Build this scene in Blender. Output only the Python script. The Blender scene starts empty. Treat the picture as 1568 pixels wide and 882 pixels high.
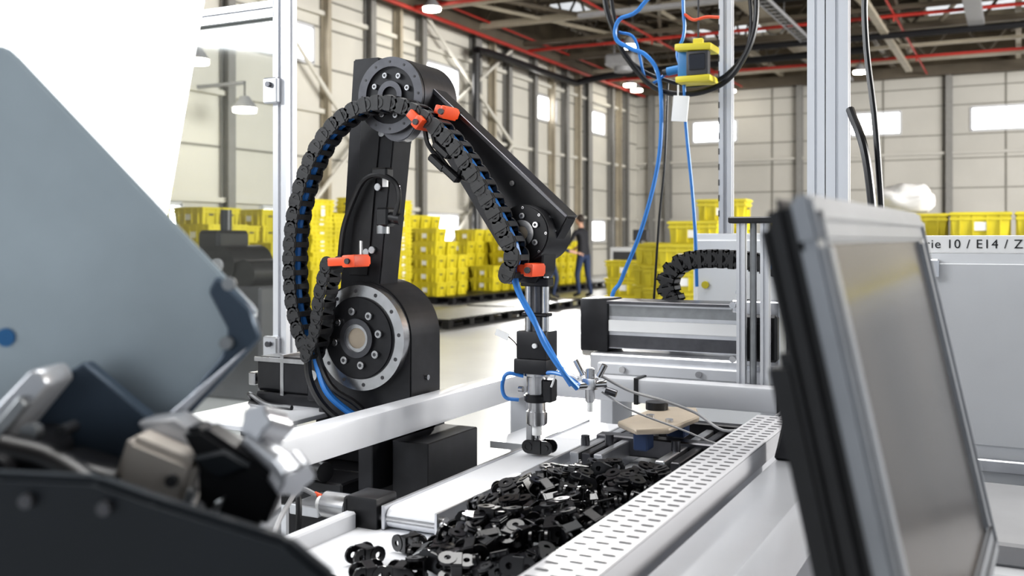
import bpy, bmesh, math, random
from mathutils import Vector, Matrix, Euler, noise
random.seed(7)
scene=bpy.context.scene
YAW=math.radians(27.1)

# ---------------------------------------------------------------- materials
def mat(name,col,rough=.5,metal=0.,var=.06,scale=8.,bump=0.,bscale=60.,emit=0.,coat=0.,trans=0.,spec=.5,stretch=None):
    m=bpy.data.materials.new(name); m.use_nodes=True
    nt=m.node_tree; N=nt.nodes; L=nt.links; b=N['Principled BSDF']
    b.inputs['Roughness'].default_value=rough
    b.inputs['Metallic'].default_value=metal
    b.inputs['Specular IOR Level'].default_value=spec
    if coat: b.inputs['Coat Weight'].default_value=coat; b.inputs['Coat Roughness'].default_value=.1
    if trans: b.inputs['Transmission Weight'].default_value=trans
    tc=N.new('ShaderNodeTexCoord'); mp=N.new('ShaderNodeMapping')
    L.new(tc.outputs['Object'],mp.inputs['Vector'])
    if stretch: mp.inputs['Scale'].default_value=stretch
    nz=N.new('ShaderNodeTexNoise'); nz.inputs['Scale'].default_value=scale; nz.inputs['Detail'].default_value=4
    L.new(mp.outputs[0],nz.inputs['Vector'])
    r=N.new('ShaderNodeValToRGB')
    c=Vector(col[:3])
    r.color_ramp.elements[0].position=.3; r.color_ramp.elements[1].position=.7
    r.color_ramp.elements[0].color=(*(c*(1-var)),1); r.color_ramp.elements[1].color=(*[min(1,x*(1+var)) for x in c],1)
    L.new(nz.outputs['Fac'],r.inputs[0]); L.new(r.outputs[0],b.inputs['Base Color'])
    if bump:
        n2=N.new('ShaderNodeTexNoise'); n2.inputs['Scale'].default_value=bscale
        L.new(mp.outputs[0],n2.inputs['Vector'])
        bp=N.new('ShaderNodeBump'); bp.inputs['Strength'].default_value=bump; bp.inputs['Distance'].default_value=.002
        L.new(n2.outputs['Fac'],bp.inputs['Height']); L.new(bp.outputs[0],b.inputs['Normal'])
    if emit:
        b.inputs['Emission Color'].default_value=(*col[:3],1); b.inputs['Emission Strength'].default_value=emit
    return m
ALU=mat('aluminium',(.62,.63,.66),.32,.85,.08,20,stretch=(1,1,.2))
POSTM=mat('anodised_post',(.66,.67,.70),.34,.45,.04,20,stretch=(1,1,.2))
WPAINT=mat('light_grey_paint',(.60,.61,.64),.28,0,.03,6,coat=.3)
DUCTM=mat('duct_grey',(.47,.47,.49),.4,.1,.03,6)
RAILM=mat('satin_rail',(.52,.53,.56),.3,.5,.05,6)
CABW=mat('cabinet_grey',(.58,.59,.61),.38,0,.05,3,.05,200)
CABL=mat('cabinet_white',(.76,.77,.79),.38,0,.04,3,.05,200)
BLK=mat('black_anodised',(.019,.019,.022),.36,.25,.2,30)
BLK2=mat('black_plastic',(.011,.011,.013),.36,0,.2,40)
CHAIN=mat('chain_plastic',(.011,.011,.013),.25,0,.2,60,spec=.6)
CHAIN2=mat('carrier_plastic',(.026,.026,.028),.40,0,.2,60,spec=.5)
STEEL=mat('steel',(.55,.55,.56),.25,1,.1,40)
MSTEEL=mat('matte_steel',(.30,.31,.32),.42,.8,.1,40)
DSTEEL=mat('dark_steel',(.12,.12,.13),.3,.9,.1,40)
ORANGE=mat('orange_plastic',(.80,.10,.03),.4,0,.05)
BLUE=mat('blue_hose',(.04,.20,.55),.3,0,.05)
BLUEM=mat('blue_paint',(.03,.18,.42),.4)
NAVY=mat('navy_block',(.02,.04,.10),.4)
YEL=mat('yellow_plastic',(.60,.51,.03),.45,0,.14,3)
YEL2=mat('yellow_housing',(.62,.53,.04),.4)
WHITE=mat('white_plastic',(.80,.80,.80),.4,0,.02)
TRAYW=mat('white_tray',(.68,.69,.72),.35,0,.03)
DARK=mat('dark_grey',(.05,.05,.055),.5)
SLOT=mat('slot_shadow_grey',(.06,.06,.065),.8)
GREY=mat('grey_plastic',(.30,.30,.31),.5)
TAN=mat('tan_plate',(.42,.36,.29),.45,.2,.08,20)
RED=mat('red_pipe_paint',(.40,.035,.025),.5,0,.08,4)
HOSER=mat('red_hose',(.65,.09,.04),.35)
GLASSD=mat('lens_black',(.01,.012,.02),.08)
PLATE=mat('blue_grey_sheet',(.44,.50,.54),.40,.35,.10,7,.03,120)
PLATE2=mat('blue_dark_sheet',(.06,.085,.12),.42,.3,.1,12)
SLATE=mat('slate_metal',(.014,.018,.024),.42,.2,.15,8)
BEIGEB=mat('beige_block',(.50,.46,.42),.5,0,.05)
BEZEL=mat('silver_bezel',(.27,.28,.30),.32,.65,.05,30)
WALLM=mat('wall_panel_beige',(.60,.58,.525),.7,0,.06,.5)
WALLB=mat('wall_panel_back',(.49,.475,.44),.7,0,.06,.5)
SEAM=mat('panel_seam',(.24,.23,.205),.7)
COLM=mat('column_paint',(.24,.235,.225),.55)
ROOFM=mat('roof_deck',(.15,.122,.086),.8,0,.3,1.2)
TRUSS=mat('truss_paint',(.12,.10,.075),.6,0,.1,2)
TRUSSL=mat('truss_light',(.38,.34,.27),.6,0,.1,2)
FLOORM=mat('concrete_floor',(.47,.475,.475),.26,0,.08,.7,.05,30)
WINM=mat('window_daylight',(1,.99,.97),.5,0,0,1,emit=7)
SKYL=mat('skylight_daylight',(.9,.95,1),.5,0,0,1,emit=.55)
LAMPM=mat('lamp_glow',(1,.93,.78),.5,0,0,1,emit=25)
PANELM=mat('backlit_acrylic',(1,1,1),.4,0,0,1,emit=1.6)
BAG=mat('clear_bag',(.62,.61,.60),.25,0,.08,6,.6,10)
SKIN=mat('skin',(.55,.33,.24),.5); HAIR=mat('hair',(.03,.02,.015),.6)
SHIRT=mat('black_shirt',(.02,.02,.025),.8); SHIRT2=mat('navy_shirt',(.02,.035,.08),.8); JEANS=mat('jeans',(.025,.04,.09),.8); SHOE=mat('shoe',(.02,.02,.02),.5)
def glassmat():
    m=bpy.data.materials.new('clear_sheet'); m.use_nodes=True; nt=m.node_tree; N=nt.nodes; L=nt.links
    N.remove(N['Principled BSDF'])
    t=N.new('ShaderNodeBsdfTransparent'); t.inputs[0].default_value=(.93,.95,.95,1)
    g=N.new('ShaderNodeBsdfGlossy'); g.inputs['Roughness'].default_value=.05
    lw=N.new('ShaderNodeLayerWeight'); lw.inputs[0].default_value=.25
    ma=N.new('ShaderNodeMath'); ma.operation='MULTIPLY_ADD'; ma.inputs[1].default_value=.6; ma.inputs[2].default_value=.05
    mx=N.new('ShaderNodeMixShader'); L.new(lw.outputs['Fresnel'],ma.inputs[0]); L.new(ma.outputs[0],mx.inputs[0])
    L.new(t.outputs[0],mx.inputs[1]); L.new(g.outputs[0],mx.inputs[2]); L.new(mx.outputs[0],N['Material Output'].inputs[0])
    return m
GLASS=glassmat()
SCREEN=mat('monitor_screen',(.062,.052,.043),.17,0,.3,6,coat=.15)  # warm brown in the base colour imitates a reflection on the screen

# ---------------------------------------------------------------- builder
class B:
    def __init__(s,name): s.name=name; s.v=[]; s.f=[]; s.m=[]; s.mats=[]
    def mi(s,m):
        if m not in s.mats: s.mats.append(m)
        return s.mats.index(m)
    def take(s,bm,m,M=None,free=True):
        bmesh.ops.recalc_face_normals(bm,faces=bm.faces)
        bm.verts.index_update(); off=len(s.v); k=s.mi(m)
        for v in bm.verts: s.v.append(tuple(M@v.co) if M else tuple(v.co))
        for f in bm.faces: s.f.append([off+v.index for v in f.verts]); s.m.append(k)
        if free: bm.free()
        return s
    def box(s,c,size,m,rot=None,bev=0.,seg=1,M=None):
        bm=bmesh.new(); bmesh.ops.create_cube(bm,size=1)
        bmesh.ops.scale(bm,vec=size,verts=bm.verts)
        if bev: bmesh.ops.bevel(bm,geom=bm.edges[:],offset=bev,segments=seg,affect='EDGES',profile=.6)
        T=Matrix.Translation(c)
        if rot: T=T@Euler(rot).to_matrix().to_4x4()
        return s.take(bm,m,(M@T) if M else T)
    def bx(s,x0,x1,y0,y1,z0,z1,m,bev=0.,seg=1):
        return s.box(((x0+x1)/2,(y0+y1)/2,(z0+z1)/2),(abs(x1-x0),abs(y1-y0),abs(z1-z0)),m,None,bev,seg)
    def cyl(s,p0,p1,r,m,seg=24,r2=None,bev=0.,M=None):
        p0=Vector(p0);p1=Vector(p1); d=p1-p0
        bm=bmesh.new(); bmesh.ops.create_cone(bm,cap_ends=True,segments=seg,radius1=r,radius2=r if r2 is None else r2,depth=d.length)
        if bev:
            es=[e for e in bm.edges if any(len(f.verts)>4 for f in e.link_faces)]
            bmesh.ops.bevel(bm,geom=es,offset=bev,segments=2,affect='EDGES')
        T=Matrix.Translation((p0+p1)/2)@d.to_track_quat('Z','Y').to_matrix().to_4x4()
        return s.take(bm,m,(M@T) if M else T)
    def ring(s,p0,p1,ro,ri,m,seg=40,M=None):
        p0=Vector(p0);p1=Vector(p1); d=p1-p0; q=d.to_track_quat('Z','Y').to_matrix().to_4x4(); T=Matrix.Translation(p0)@q; L=d.length
        bm=bmesh.new(); R=[]
        for r,z in ((ro,0),(ro,L),(ri,L),(ri,0)):
            R.append([bm.verts.new((r*math.cos(2*math.pi*i/seg),r*math.sin(2*math.pi*i/seg),z)) for i in range(seg)])
        for k in range(4):
            a=R[k];b=R[(k+1)%4]
            for i in range(seg): bm.faces.new((a[i],a[(i+1)%seg],b[(i+1)%seg],b[i]))
        return s.take(bm,m,(M@T) if M else T)
    def prism(s,pts,axis,a0,a1,m,bev=0.,seg=1,M=None):
        bm=bmesh.new()
        def P(p,a):
            if axis=='Y': return (p[0],a,p[1])
            if axis=='X': return (a,p[0],p[1])
            return (p[0],p[1],a)
        v=[bm.verts.new(P(p,a0)) for p in pts]; w=[bm.verts.new(P(p,a1)) for p in pts]; n=len(pts)
        bm.faces.new(v); bm.faces.new(w[::-1])
        for i in range(n): bm.faces.new((v[i],w[i],w[(i+1)%n],v[(i+1)%n]))
        if bev:
            bmesh.ops.recalc_face_normals(bm,faces=bm.faces)
            bmesh.ops.bevel(bm,geom=bm.edges[:],offset=bev,segments=seg,affect='EDGES')
        return s.take(bm,m,M)
    def hexa(s,c8,m,bev=0.):
        bm=bmesh.new(); v=[bm.verts.new(c) for c in c8]
        for f in ((0,1,2,3),(4,5,6,7),(0,1,5,4),(1,2,6,5),(2,3,7,6),(3,0,4,7)): bm.faces.new([v[i] for i in f])
        if bev:
            bmesh.ops.recalc_face_normals(bm,faces=bm.faces)
            bmesh.ops.bevel(bm,geom=bm.edges[:],offset=bev,segments=2,affect='EDGES')
        return s.take(bm,m)
    def tube(s,pts,r,m,seg=8,sub=6):
        P=catmull(pts,sub) if sub>1 else [Vector(p) for p in pts]
        bm=bmesh.new(); rings=[]; up=None
        for i,p in enumerate(P):
            t=(P[min(i+1,len(P)-1)]-P[max(i-1,0)]).normalized()
            if up is None:
                up=Vector((0,0,1)) if abs(t.z)<.9 else Vector((0,1,0))
            n=(up-t*up.dot(t)).normalized(); up=n; b=t.cross(n)
            rr=r if not callable(r) else r(i/(len(P)-1))
            rings.append([bm.verts.new(p+n*rr*math.cos(2*math.pi*k/seg)+b*rr*math.sin(2*math.pi*k/seg)) for k in range(seg)])
        for a,b in zip(rings,rings[1:]):
            for k in range(seg): bm.faces.new((a[k],a[(k+1)%seg],b[(k+1)%seg],b[k]))
        bm.faces.new(rings[0][::-1]); bm.faces.new(rings[-1])
        return s.take(bm,m)
    def sph(s,c,r,m,seg=20,M=None):
        bm=bmesh.new(); bmesh.ops.create_uvsphere(bm,u_segments=seg,v_segments=seg//2+2,radius=1)
        T=Matrix.Translation(c)@Matrix.Diagonal((*(r if hasattr(r,'__len__') else (r,r,r)),1))
        return s.take(bm,m,(M@T) if M else T)
    def inst(s,o,M):
        off=len(s.v); mp=[s.mi(x) for x in o.mats]
        s.v+= [tuple(M@Vector(v)) for v in o.v]; s.f+=[[off+i for i in f] for f in o.f]; s.m+=[mp[k] for k in o.m]
    def prof(s,axis,a0,a1,c,w,h,m,nx=1,ny=1,sw=.010,sd=.008):
        def side(L,n): return [(-L/2+L*(i+.5)/n) for i in range(n)]
        pts=[]
        for t in side(w,nx): pts+=[(t-sw/2,-h/2),(t-sw/2,-h/2+sd),(t+sw/2,-h/2+sd),(t+sw/2,-h/2)]
        pts=[(-w/2,-h/2)]+pts+[(w/2,-h/2)]
        for t in side(h,ny): pts+=[(w/2,t-sw/2),(w/2-sd,t-sw/2),(w/2-sd,t+sw/2),(w/2,t+sw/2)]
        pts.append((w/2,h/2))
        for t in side(w,nx)[::-1]: pts+=[(t+sw/2,h/2),(t+sw/2,h/2-sd),(t-sw/2,h/2-sd),(t-sw/2,h/2)]
        pts.append((-w/2,h/2))
        for t in side(h,ny)[::-1]: pts+=[(-w/2,t+sw/2),(-w/2+sd,t+sw/2),(-w/2+sd,t-sw/2),(-w/2,t-sw/2)]
        return s.prism([(c[0]+p[0],c[1]+p[1]) for p in pts],axis,a0,a1,m)
    def done(s,ang=35,yaw=0.,parent=None):
        me=bpy.data.meshes.new(s.name); me.from_pydata(s.v,[],s.f); 
        for x in s.mats: me.materials.append(x)
        me.polygons.foreach_set('material_index',s.m); me.polygons.foreach_set('use_smooth',[True]*len(s.f))
        me.update(); me.set_sharp_from_angle(angle=math.radians(ang))
        o=bpy.data.objects.new(s.name,me); scene.collection.objects.link(o)
        if yaw: o.rotation_euler[2]=yaw
        if parent: o.parent=parent
        return o
def catmull(pts,sub):
    P=[Vector(p) for p in pts]; P=[P[0]*2-P[1]]+P+[P[-1]*2-P[-2]]; out=[]
    for i in range(1,len(P)-2):
        a,b,c,d=P[i-1:i+3]
        for k in range(sub):
            t=k/sub; out.append(.5*((2*b)+(c-a)*t+(2*a-5*b+4*c-d)*t*t+(3*b-a-3*c+d)*t**3))
    out.append(P[-2]); return out
def circ(cx,cz,r,a0,a1,n=16):
    return [(cx+r*math.cos(math.radians(a0+(a1-a0)*i/n)),cz+r*math.sin(math.radians(a0+(a1-a0)*i/n))) for i in range(n+1)]

# ---------------------------------------------------------------- hall shell
XL=-14.; YB=38.6; ZE=7.15; ZC=8.8; XR=22.; Y0=-14.
B('floor').bx(XL-.3,XR,Y0,YB+.3,-.2,0,FLOORM).done()
w=B('ceiling'); w.bx(XL-.3,XR,Y0,YB+.3,ZC,ZC+.2,ROOFM)
for i in range(int((YB-Y0)/1.2)):
    w.bx(XL,XR,Y0+i*1.2,Y0+i*1.2+.10,ZC-.16,ZC,TRUSS)
w.done()
wx=[(12.,13.7),(15.9,17.6),(22.3,24.),(29.,30.6),(33.4,35.)]
def wall_with_holes(b,axis,a0,a1,z0,z1,holes,t0,t1,m):
    xs=sorted(set([a0,a1]+[h[0] for h in holes]+[h[1] for h in holes])); zs=sorted(set([z0,z1]+[h[2] for h in holes]+[h[3] for h in holes]))
    for x0,x1 in zip(xs,xs[1:]):
        for q0,q1 in zip(zs,zs[1:]):
            cx=(x0+x1)/2;cz=(q0+q1)/2
            if any(h[0]<cx<h[1] and h[2]<cz<h[3] for h in holes): continue
            if axis=='Y': b.bx(t0,t1,x0,x1,q0,q1,m)
            else: b.bx(x0,x1,t0,t1,q0,q1,m)
b=B('wall_left'); hl=[(a,c,5.25,6.05) for a,c in wx]+[(a,c,1.25,2.0) for a,c in wx]
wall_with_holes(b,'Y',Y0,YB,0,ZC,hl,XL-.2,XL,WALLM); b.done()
b=B('wall_back'); bwx=[(-11.6,-9.85),(-5.56,-3.83),(-1.49,.30),(4.6,6.4),(8.6,10.4),(14.6,16.4)]
hb=[(a,c,5.17,5.98) for a,c in bwx]
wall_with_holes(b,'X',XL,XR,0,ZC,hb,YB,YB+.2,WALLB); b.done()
n=0
for a,c,z0,z1 in hl:
    n+=1; q=B('window_%d'%n); q.bx(XL-.14,XL-.10,a,c,z0,z1,WINM)
    for zz in (z0,z1): q.bx(XL-.12,XL+.04,a,c,zz-.04,zz+.04,WPAINT)
    for yy in (a,c): q.bx(XL-.12,XL+.04,yy-.04,yy+.04,z0,z1,WPAINT)
    q.done()
for a,c,z0,z1 in hb:
    n+=1; q=B('window_%d'%n); q.bx(a,c,YB+.10,YB+.14,z0,z1,WINM)
    for zz in (z0,z1): q.bx(a,c,YB-.04,YB+.12,zz-.04,zz+.04,WPAINT)
    for xx in (a,c): q.bx(xx-.04,xx+.04,YB-.04,YB+.12,z0,z1,WPAINT)
    q.done()
b=B('trim_1')
for z in (.95,1.15,2.1,3.15,4.2,5.2,6.1,6.75):
    b.bx(XL,XL+.03,Y0,YB,z-.02,z+.02,SEAM)
for z in (2.1,4.2,6.4): b.bx(XL+.02,XL+.14,Y0,YB,z-.05,z+.05,WALLM)
b.bx(XL,XL+.5,Y0,YB,ZE,ZE+.35,TRUSS)
b.bx(XL,XL+.05,Y0,YB,ZE+.35,ZC-.17,ROOFM)
b.done()
b=B('trim_2')
for z in (.95,2.1,3.15,4.2,5.05,6.1,6.75): b.bx(XL,XR,YB-.03,YB,z-.02,z+.02,SEAM)
for i in range(18): b.bx(XL+1.5+i*2.02-.025,XL+1.5+i*2.02+.025,YB-.035,YB,0,ZE,SEAM)
for z in (2.1,4.4): b.bx(XL,XR,YB-.14,YB-.02,z-.05,z+.05,WALLB)
b.bx(XL,XR,YB-.5,YB-.02,ZE,ZE+.35,TRUSS); b.bx(XL,XR,YB-.06,YB,ZE+.35,ZC-.17,ROOFM)
b.done()
def hcol(b,x,y,w,z0,z1,m,ax='X'):
    if ax=='X':
        b.bx(x,x+.02,y-w/2,y+w/2,z0,z1,m); b.bx(x+.2,x+.22,y-w/2,y+w/2,z0,z1,m); b.bx(x+.02,x+.2,y-.012,y+.012,z0,z1,m)
    else:
        b.bx(x-w/2,x+w/2,y-.22,y-.2,z0,z1,m); b.bx(x-w/2,x+w/2,y-.02,y,z0,z1,m); b.bx(x-.012,x+.012,y-.2,y-.02,z0,z1,m)
b=B('steel_column_row')
for y in (5.,7.4,10.2,14.8,19.6,21.9,24.8,26.8,28.6,31.1,33.1,35.4,37.): hcol(b,XL+.04,y,.2 if y not in(24.8,33.1) else .34,0,ZE,COLM)
for y in (8.8,12.,17.9,20.8,25.8,30.,32.2,36.2): hcol(b,XL+.04,y,.11,0,ZE,TRUSSL)
for x in (-13.3,-12.6,-7.4,-2.2,3.,8.2,13.4): hcol(b,x,YB-.03,.22,0,ZE,COLM,'Y')
for p in ((14.8,0,19.6,4.2),(21.9,4.2,26.8,7.1),(26.8,4.2,21.9,7.1),(21.9,0.2,26.8,4.2),(10.2,4.2,14.8,7.1),(14.8,7.1,19.6,3.)):
    b.cyl((XL+.32,p[0],p[1]),(XL+.32,p[2],p[3]),.05,WALLM,8)
b.done()
b=B('roof_truss_row')
for y in (8.,13.5,16.2,19.,21.8,24.5,27.2,30.,32.8,35.5):
    main=y in (8.,13.5,19.,24.5,30.,35.5)
    b.bx(XL+.5,XR,y-.09,y+.09,ZE+.1,ZE+(.28 if main else .2),TRUSSL if y in(21.8,24.5,32.8,35.5) else TRUSS); b.bx(XL+.5,XR,y-.09,y+.09,ZC-.35,ZC-.17,TRUSS)
    x=XL+.5
    while main and x<XR-2.:
        b.cyl((x,y,ZE+.2),(x+.9,y,ZC-.25),.045,TRUSS,6); b.cyl((x+.9,y,ZC-.25),(x+1.8,y,ZE+.2),.045,TRUSS,6); x+=1.8
for x in (-11.6,-8.,-4.,0.,4.,8.,13.):
    b.bx(x-.08,x+.08,Y0,YB-.5,ZE+.35,ZE+.52,TRUSSL if x in (-8.,0.,4.) else TRUSS)
    y=4.
    while y<YB-2.6:
        b.cyl((x,y,ZE+.4),(x,y+1.0,ZC-.2),.035,TRUSS,6); b.cyl((x,y+1.,ZC-.2),(x,y+2.,ZE+.4),.035,TRUSS,6); y+=2.
for i in range(14):
    xx=XL+1+i*1.5; b.cyl((xx,18+random.random()*6,ZE+.15),(xx+random.uniform(-3.4,3.4) if xx>-10 else xx+3,29+random.random()*6,ZE+.3),.06,TRUSSL if i%3==0 else TRUSS,6)
b.done()
b=B('sprinkler_pipe_network')
b.tube([(XL+.55,Y0,ZE-.08),(XL+.55,YB-.6,ZE-.08)],.055,RED,8,1)
b.tube([(XL+.8,Y0,ZE+.25),(XL+.8,YB-.6,ZE+.25)],.035,RED,8,1)
for y in (21.,27.5,34.): b.tube([(XL+.5,y,ZE+.0),(XR,y,ZE+.0)],.05,RED,8,1)
for x in (-9.5,-2.9,3.5): b.tube([(x,12,ZE+.05),(x,YB-.6,ZE+.05)],.033,RED,8,1)
for x in (-9.5,-2.9,3.5):
    for y in (21.,27.5,34.): b.cyl((x,y,ZE-.15),(x,y,ZE+.05),.025,RED,8)
b.done()
b=B('black_drain_pipe')
b.tube([(XL+.6,24.,0),(XL+.6,24.,5.9),(XL+.6,24.1,6.4),(XL+.6,24.6,6.62),(XL+.6,30.5,6.62),(XL+.9,31,6.7),(XL+3,31.2,6.9),(XL+10,31.2,7.0)],.11,BLK2,10,3)
b.tube([(-6,25,7.35),(10,25,7.35)],.12,BLK2,10,1)
b.tube([(-3,22,7.0),(6,30,7.0),(12,34,7.0)],.10,BLK2,10,1)
b.tube([(-9,29,6.95),(12,29.3,6.95)],.09,BLK2,10,1)
b.done()
b=B('ventilation_duct'); b.cyl((-6.5,18,7.75),(-6.5,37,7.75),.28,TRUSSL,20); b.cyl((1.8,16,7.7),(1.8,37,7.7),.24,GREY,20); b.bx(-5.,9.,32.,32.5,7.55,8.0,TRUSSL,.02); b.bx(-1.2,-.8,15,29,7.0,7.15,GREY,.01); b.bx(-3.4,-3.2,18,36,6.98,7.1,TRUSSL,.01)
for y in (20,25,30,35): b.ring((-6.5,y,7.75),(-6.5,y+.08,7.75),.31,.28,GREY,20); b.cyl((-6.5,y,8.0),(-6.5,y,8.7),.02,GREY,6); b.cyl((1.8,y,7.9),(1.8,y,8.7),.02,GREY,6)
b.done()
b=B('cable_tray')
for x in (-5.4,.9):
    b.bx(x-.15,x-.135,14,37,6.95,7.05,GREY); b.bx(x+.135,x+.15,14,37,6.95,7.05,GREY)
    y=14.
    while y<37: b.bx(x-.135,x+.135,y,y+.04,6.95,6.965,GREY); y+=.4
    for y in (16,21,26,31,36): b.cyl((x,y,7.0),(x,y,8.7),.012,GREY,6)
    for k in range(3): b.tube([(x-.08+k*.08,14,6.985),(x-.08+k*.08,37,6.985)],.018,BLK2,6,1)
b.bx(-10,12,23.2,23.4,6.98,7.08,GREY)
b.done()
b=B('ventilation_fan_unit'); b.bx(-11.6,-10.6,29.0,29.9,6.75,7.15,GREY,.08); b.cyl((-11.1,29.4,6.6),(-11.1,29.4,6.75),.3,GREY); b.cyl((-11.4,29.4,7.15),(-11.4,29.4,8.6),.03,GREY,8); b.cyl((-10.8,29.4,7.15),(-10.8,29.4,8.6),.03,GREY,8); b.done()
for (x0,x1,y0,y1) in ((-10.5,-7.2,32.5,35.),(-13,-11.9,27.,30.),(-2.6,1.,32.5,35.),(-10.5,-8.2,20,23),(-10,-6,4,9),(-3,3,2,9)):
    b=B('skylight'); b.bx(x0,x1,y0,y1,ZC-.20,ZC-.165,SKYL); b.bx(x0-.1,x1+.1,y0-.1,y0,ZC-.3,ZC-.16,TRUSSL);b.bx(x0-.1,x1+.1,y1,y1+.1,ZC-.3,ZC-.16,TRUSSL)
    b.bx(x0-.1,x0,y0,y1,ZC-.3,ZC-.16,TRUSSL);b.bx(x1,x1+.1,y0,y1,ZC-.3,ZC-.16,TRUSSL); b.done()
for (x,y,z) in ((-12.8,20.7,7.),(-12.7,34.3,7.),(-9.8,26.4,6.8),(-9.8,37.4,7.),(-4.6,33.9,6.8),(-12.9,13.,4.5),(-12.7,14.,3.75),(-12.9,35.6,7.)):
    b=B('high_bay_lamp'); b.cyl((x,y,z),(x,y,z+.22),.24,GREY,20,.08); b.cyl((x,y,z-.07),(x,y,z-.005),.21,LAMPM,20); b.cyl((x,y,z+.2),(x,y,ZC-.17 if z>5 else z+.5),.015,DARK,6)
    if z<5: b.bx(XL+.05,x,y-.03,y+.03,z+.44,z+.5,GREY)  # low wall lamps added in place of reflections in the guard glass
    b.done()

# ---------------------------------------------------------------- totes
def tote_template():
    t=B('t'); L,W,H=.6,.4,.29; e=.03
    o=[(-L/2+e,-W/2+e),(L/2-e,-W/2+e),(L/2-e,W/2-e),(-L/2+e,W/2-e)]; u=[(-L/2,-W/2),(L/2,-W/2),(L/2,W/2),(-L/2,W/2)]
    bm=bmesh.new(); lo=[bm.verts.new((*p,0)) for p in o]; hi=[bm.verts.new((*p,H)) for p in u]
    ih=[bm.verts.new((p[0]*.95,p[1]*.93,H)) for p in u]; il=[bm.verts.new((p[0]*.94,p[1]*.92,.02)) for p in o]
    bm.faces.new(lo[::-1])
    for i in range(4):
        j=(i+1)%4; bm.faces.new((lo[i],lo[j],hi[j],hi[i])); bm.faces.new((hi[i],hi[j],ih[j],ih[i])); bm.faces.new((ih[i],ih[j],il[j],il[i]))
    bm.faces.new(il); t.take(bm,YEL)
    for z,g in ((H-.02,.03),(H-.075,.012)):
        t.bx(-L/2-g/2,L/2+g/2,-W/2-g/2,-W/2+.01,z-.012,z+.012,YEL); t.bx(-L/2-g/2,L/2+g/2,W/2-.01,W/2+g/2,z-.012,z+.012,YEL)
        t.bx(-L/2-g/2,-L/2+.01,-W/2,W/2,z-.012,z+.012,YEL); t.bx(L/2-.01,L/2+g/2,-W/2,W/2,z-.012,z+.012,YEL)
    for x in (-.2,-.07,.07,.2):
        for sgn in (-1,1): t.bx(x-.008,x+.008,sgn*(W/2-.022),sgn*(W/2+.004),.03,H-.03,YEL)
    for y in (-.1,.1):
        for sgn in (-1,1): t.bx(sgn*(L/2-.022),sgn*(L/2+.004),y-.008,y+.008,.03,H-.03,YEL)
    t.bx(-.06,.06,-W/2+.003,-W/2+.009,H*.3,H*.62,WHITE)
    for sgn in (-1,1): t.bx(sgn*(L/2-.004),sgn*(L/2+.0045),-.05,.05,H-.13,H-.105,DARK)
    return t
TOTE=tote_template()
def stacks(name,cells,z0=0.):
    b=B(name)
    for (x,y,n,pitch,rz) in cells:
        for i in range(n):
            b.inst(TOTE,Matrix.Translation((x+random.uniform(-.015,.015),y+random.uniform(-.015,.015),z0+i*pitch))@Matrix.Rotation(rz+random.uniform(-.04,.04),4,'Z'))
    return b.done()
def pallet(name,x0,x1,y0,y1,z=0.,h=.15):
    b=B(name)
    nx=max(3,int((x1-x0)/.4)); 
    m=int((y1-y0)/.14)
    for i in range(m): b.bx(x0,x1,y0+i*(y1-y0)/m+.015,y0+(i+1)*(y1-y0)/m-.015,z+h-.03,z+h,BLK2)
    for i in range(nx+1):
        x=x0+i*(x1-x0-.12)/nx; b.bx(x,x+.12,y0,y1,z,z+.03,BLK2)
        k=max(3,int((y1-y0)/.55))
        for j in range(k+1):
            y=y0+j*(y1-y0-.14)/k; b.bx(x,x+.12,y,y+.14,z+.03,z+h-.03,BLK2)
    return b.done()
R2=math.pi/2
pallet('plastic_pallet',-12.0,-10.3,9.0,16.6)
c=[]
for i,h in enumerate((7,7,7,7,4,6,6,5,6,6,6,5,6)):
    c.append((-11.6,9.3+i*.46+ (0 if i<4 else .1),h,.28,0)); 
    if i<8: c.append((-10.95,9.3+i*.46,(5,6,4,3,5,5,3,4)[i],.28,0))
stacks('yellow_tote_stack',c,.15)
c=[]
for i in range(5): c.append((-10.8,13.6+i*.62,(22,19,23,17,23)[i],.075,R2))
stacks('yellow_tote_stack',c,.15)
pallet('plastic_pallet',-12.0,-10.2,17.3,26.)
c=[]
for i in range(3): c+=[(-11.6,17.6+i*.45,6,.28,0),(-10.95,17.6+i*.45,(5,4,3)[i],.28,0)]
for i in range(12): c+=[(-11.6,20.0+i*.46,(4,5,5,5,5,5,5,5,4,5,5,4)[i],.28,0),(-10.9,20.0+i*.46,(2,2,4,4,3,5,4,3,4,4,4,3)[i],.28,0)]
stacks('yellow_tote_stack',c,.15)
pallet('plastic_pallet',-8.7,-7.5,12.6,15.3); pallet('plastic_pallet',-8.9,-7.7,15.6,18.3)
c=[(-3.45,11.3,4,.28,0),(-3.5,11.8,5,.28,0),(-4.0,12.35,4,.28,0),(-4.35,12.9,4,.28,0),(-3.3,12.35,6,.28,.05),(-3.7,12.9,5,.28,0),(-2.5,12.9,5,.28,0),(-1.85,12.9,5,.28,0)]
pallet('plastic_pallet',-4.7,-3.0,11.0,13.2); pallet('plastic_pallet',-2.9,-1.5,12.6,13.2);stacks('yellow_tote_stack',c,.15)
c=[(-5.6,15.0,3,.28,0),(-5.0,15.1,4,.28,0)]
pallet('plastic_pallet',-6,-4.6,14.7,15.4); stacks('yellow_tote_stack',c,.15)
c=[]
for i in range(8):
    for j in range(2): c.append((-1.05+i*.66,12.2+j*.5,5 if (i+j)%4 else 4,.30,0))
pallet('plastic_pallet',-1.4,4.0,11.9,13.1); stacks('yellow_tote_stack',c,.15)
b=B('plastic_bag'); bm=bmesh.new(); bmesh.ops.create_icosphere(bm,subdivisions=4,radius=1)
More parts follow.
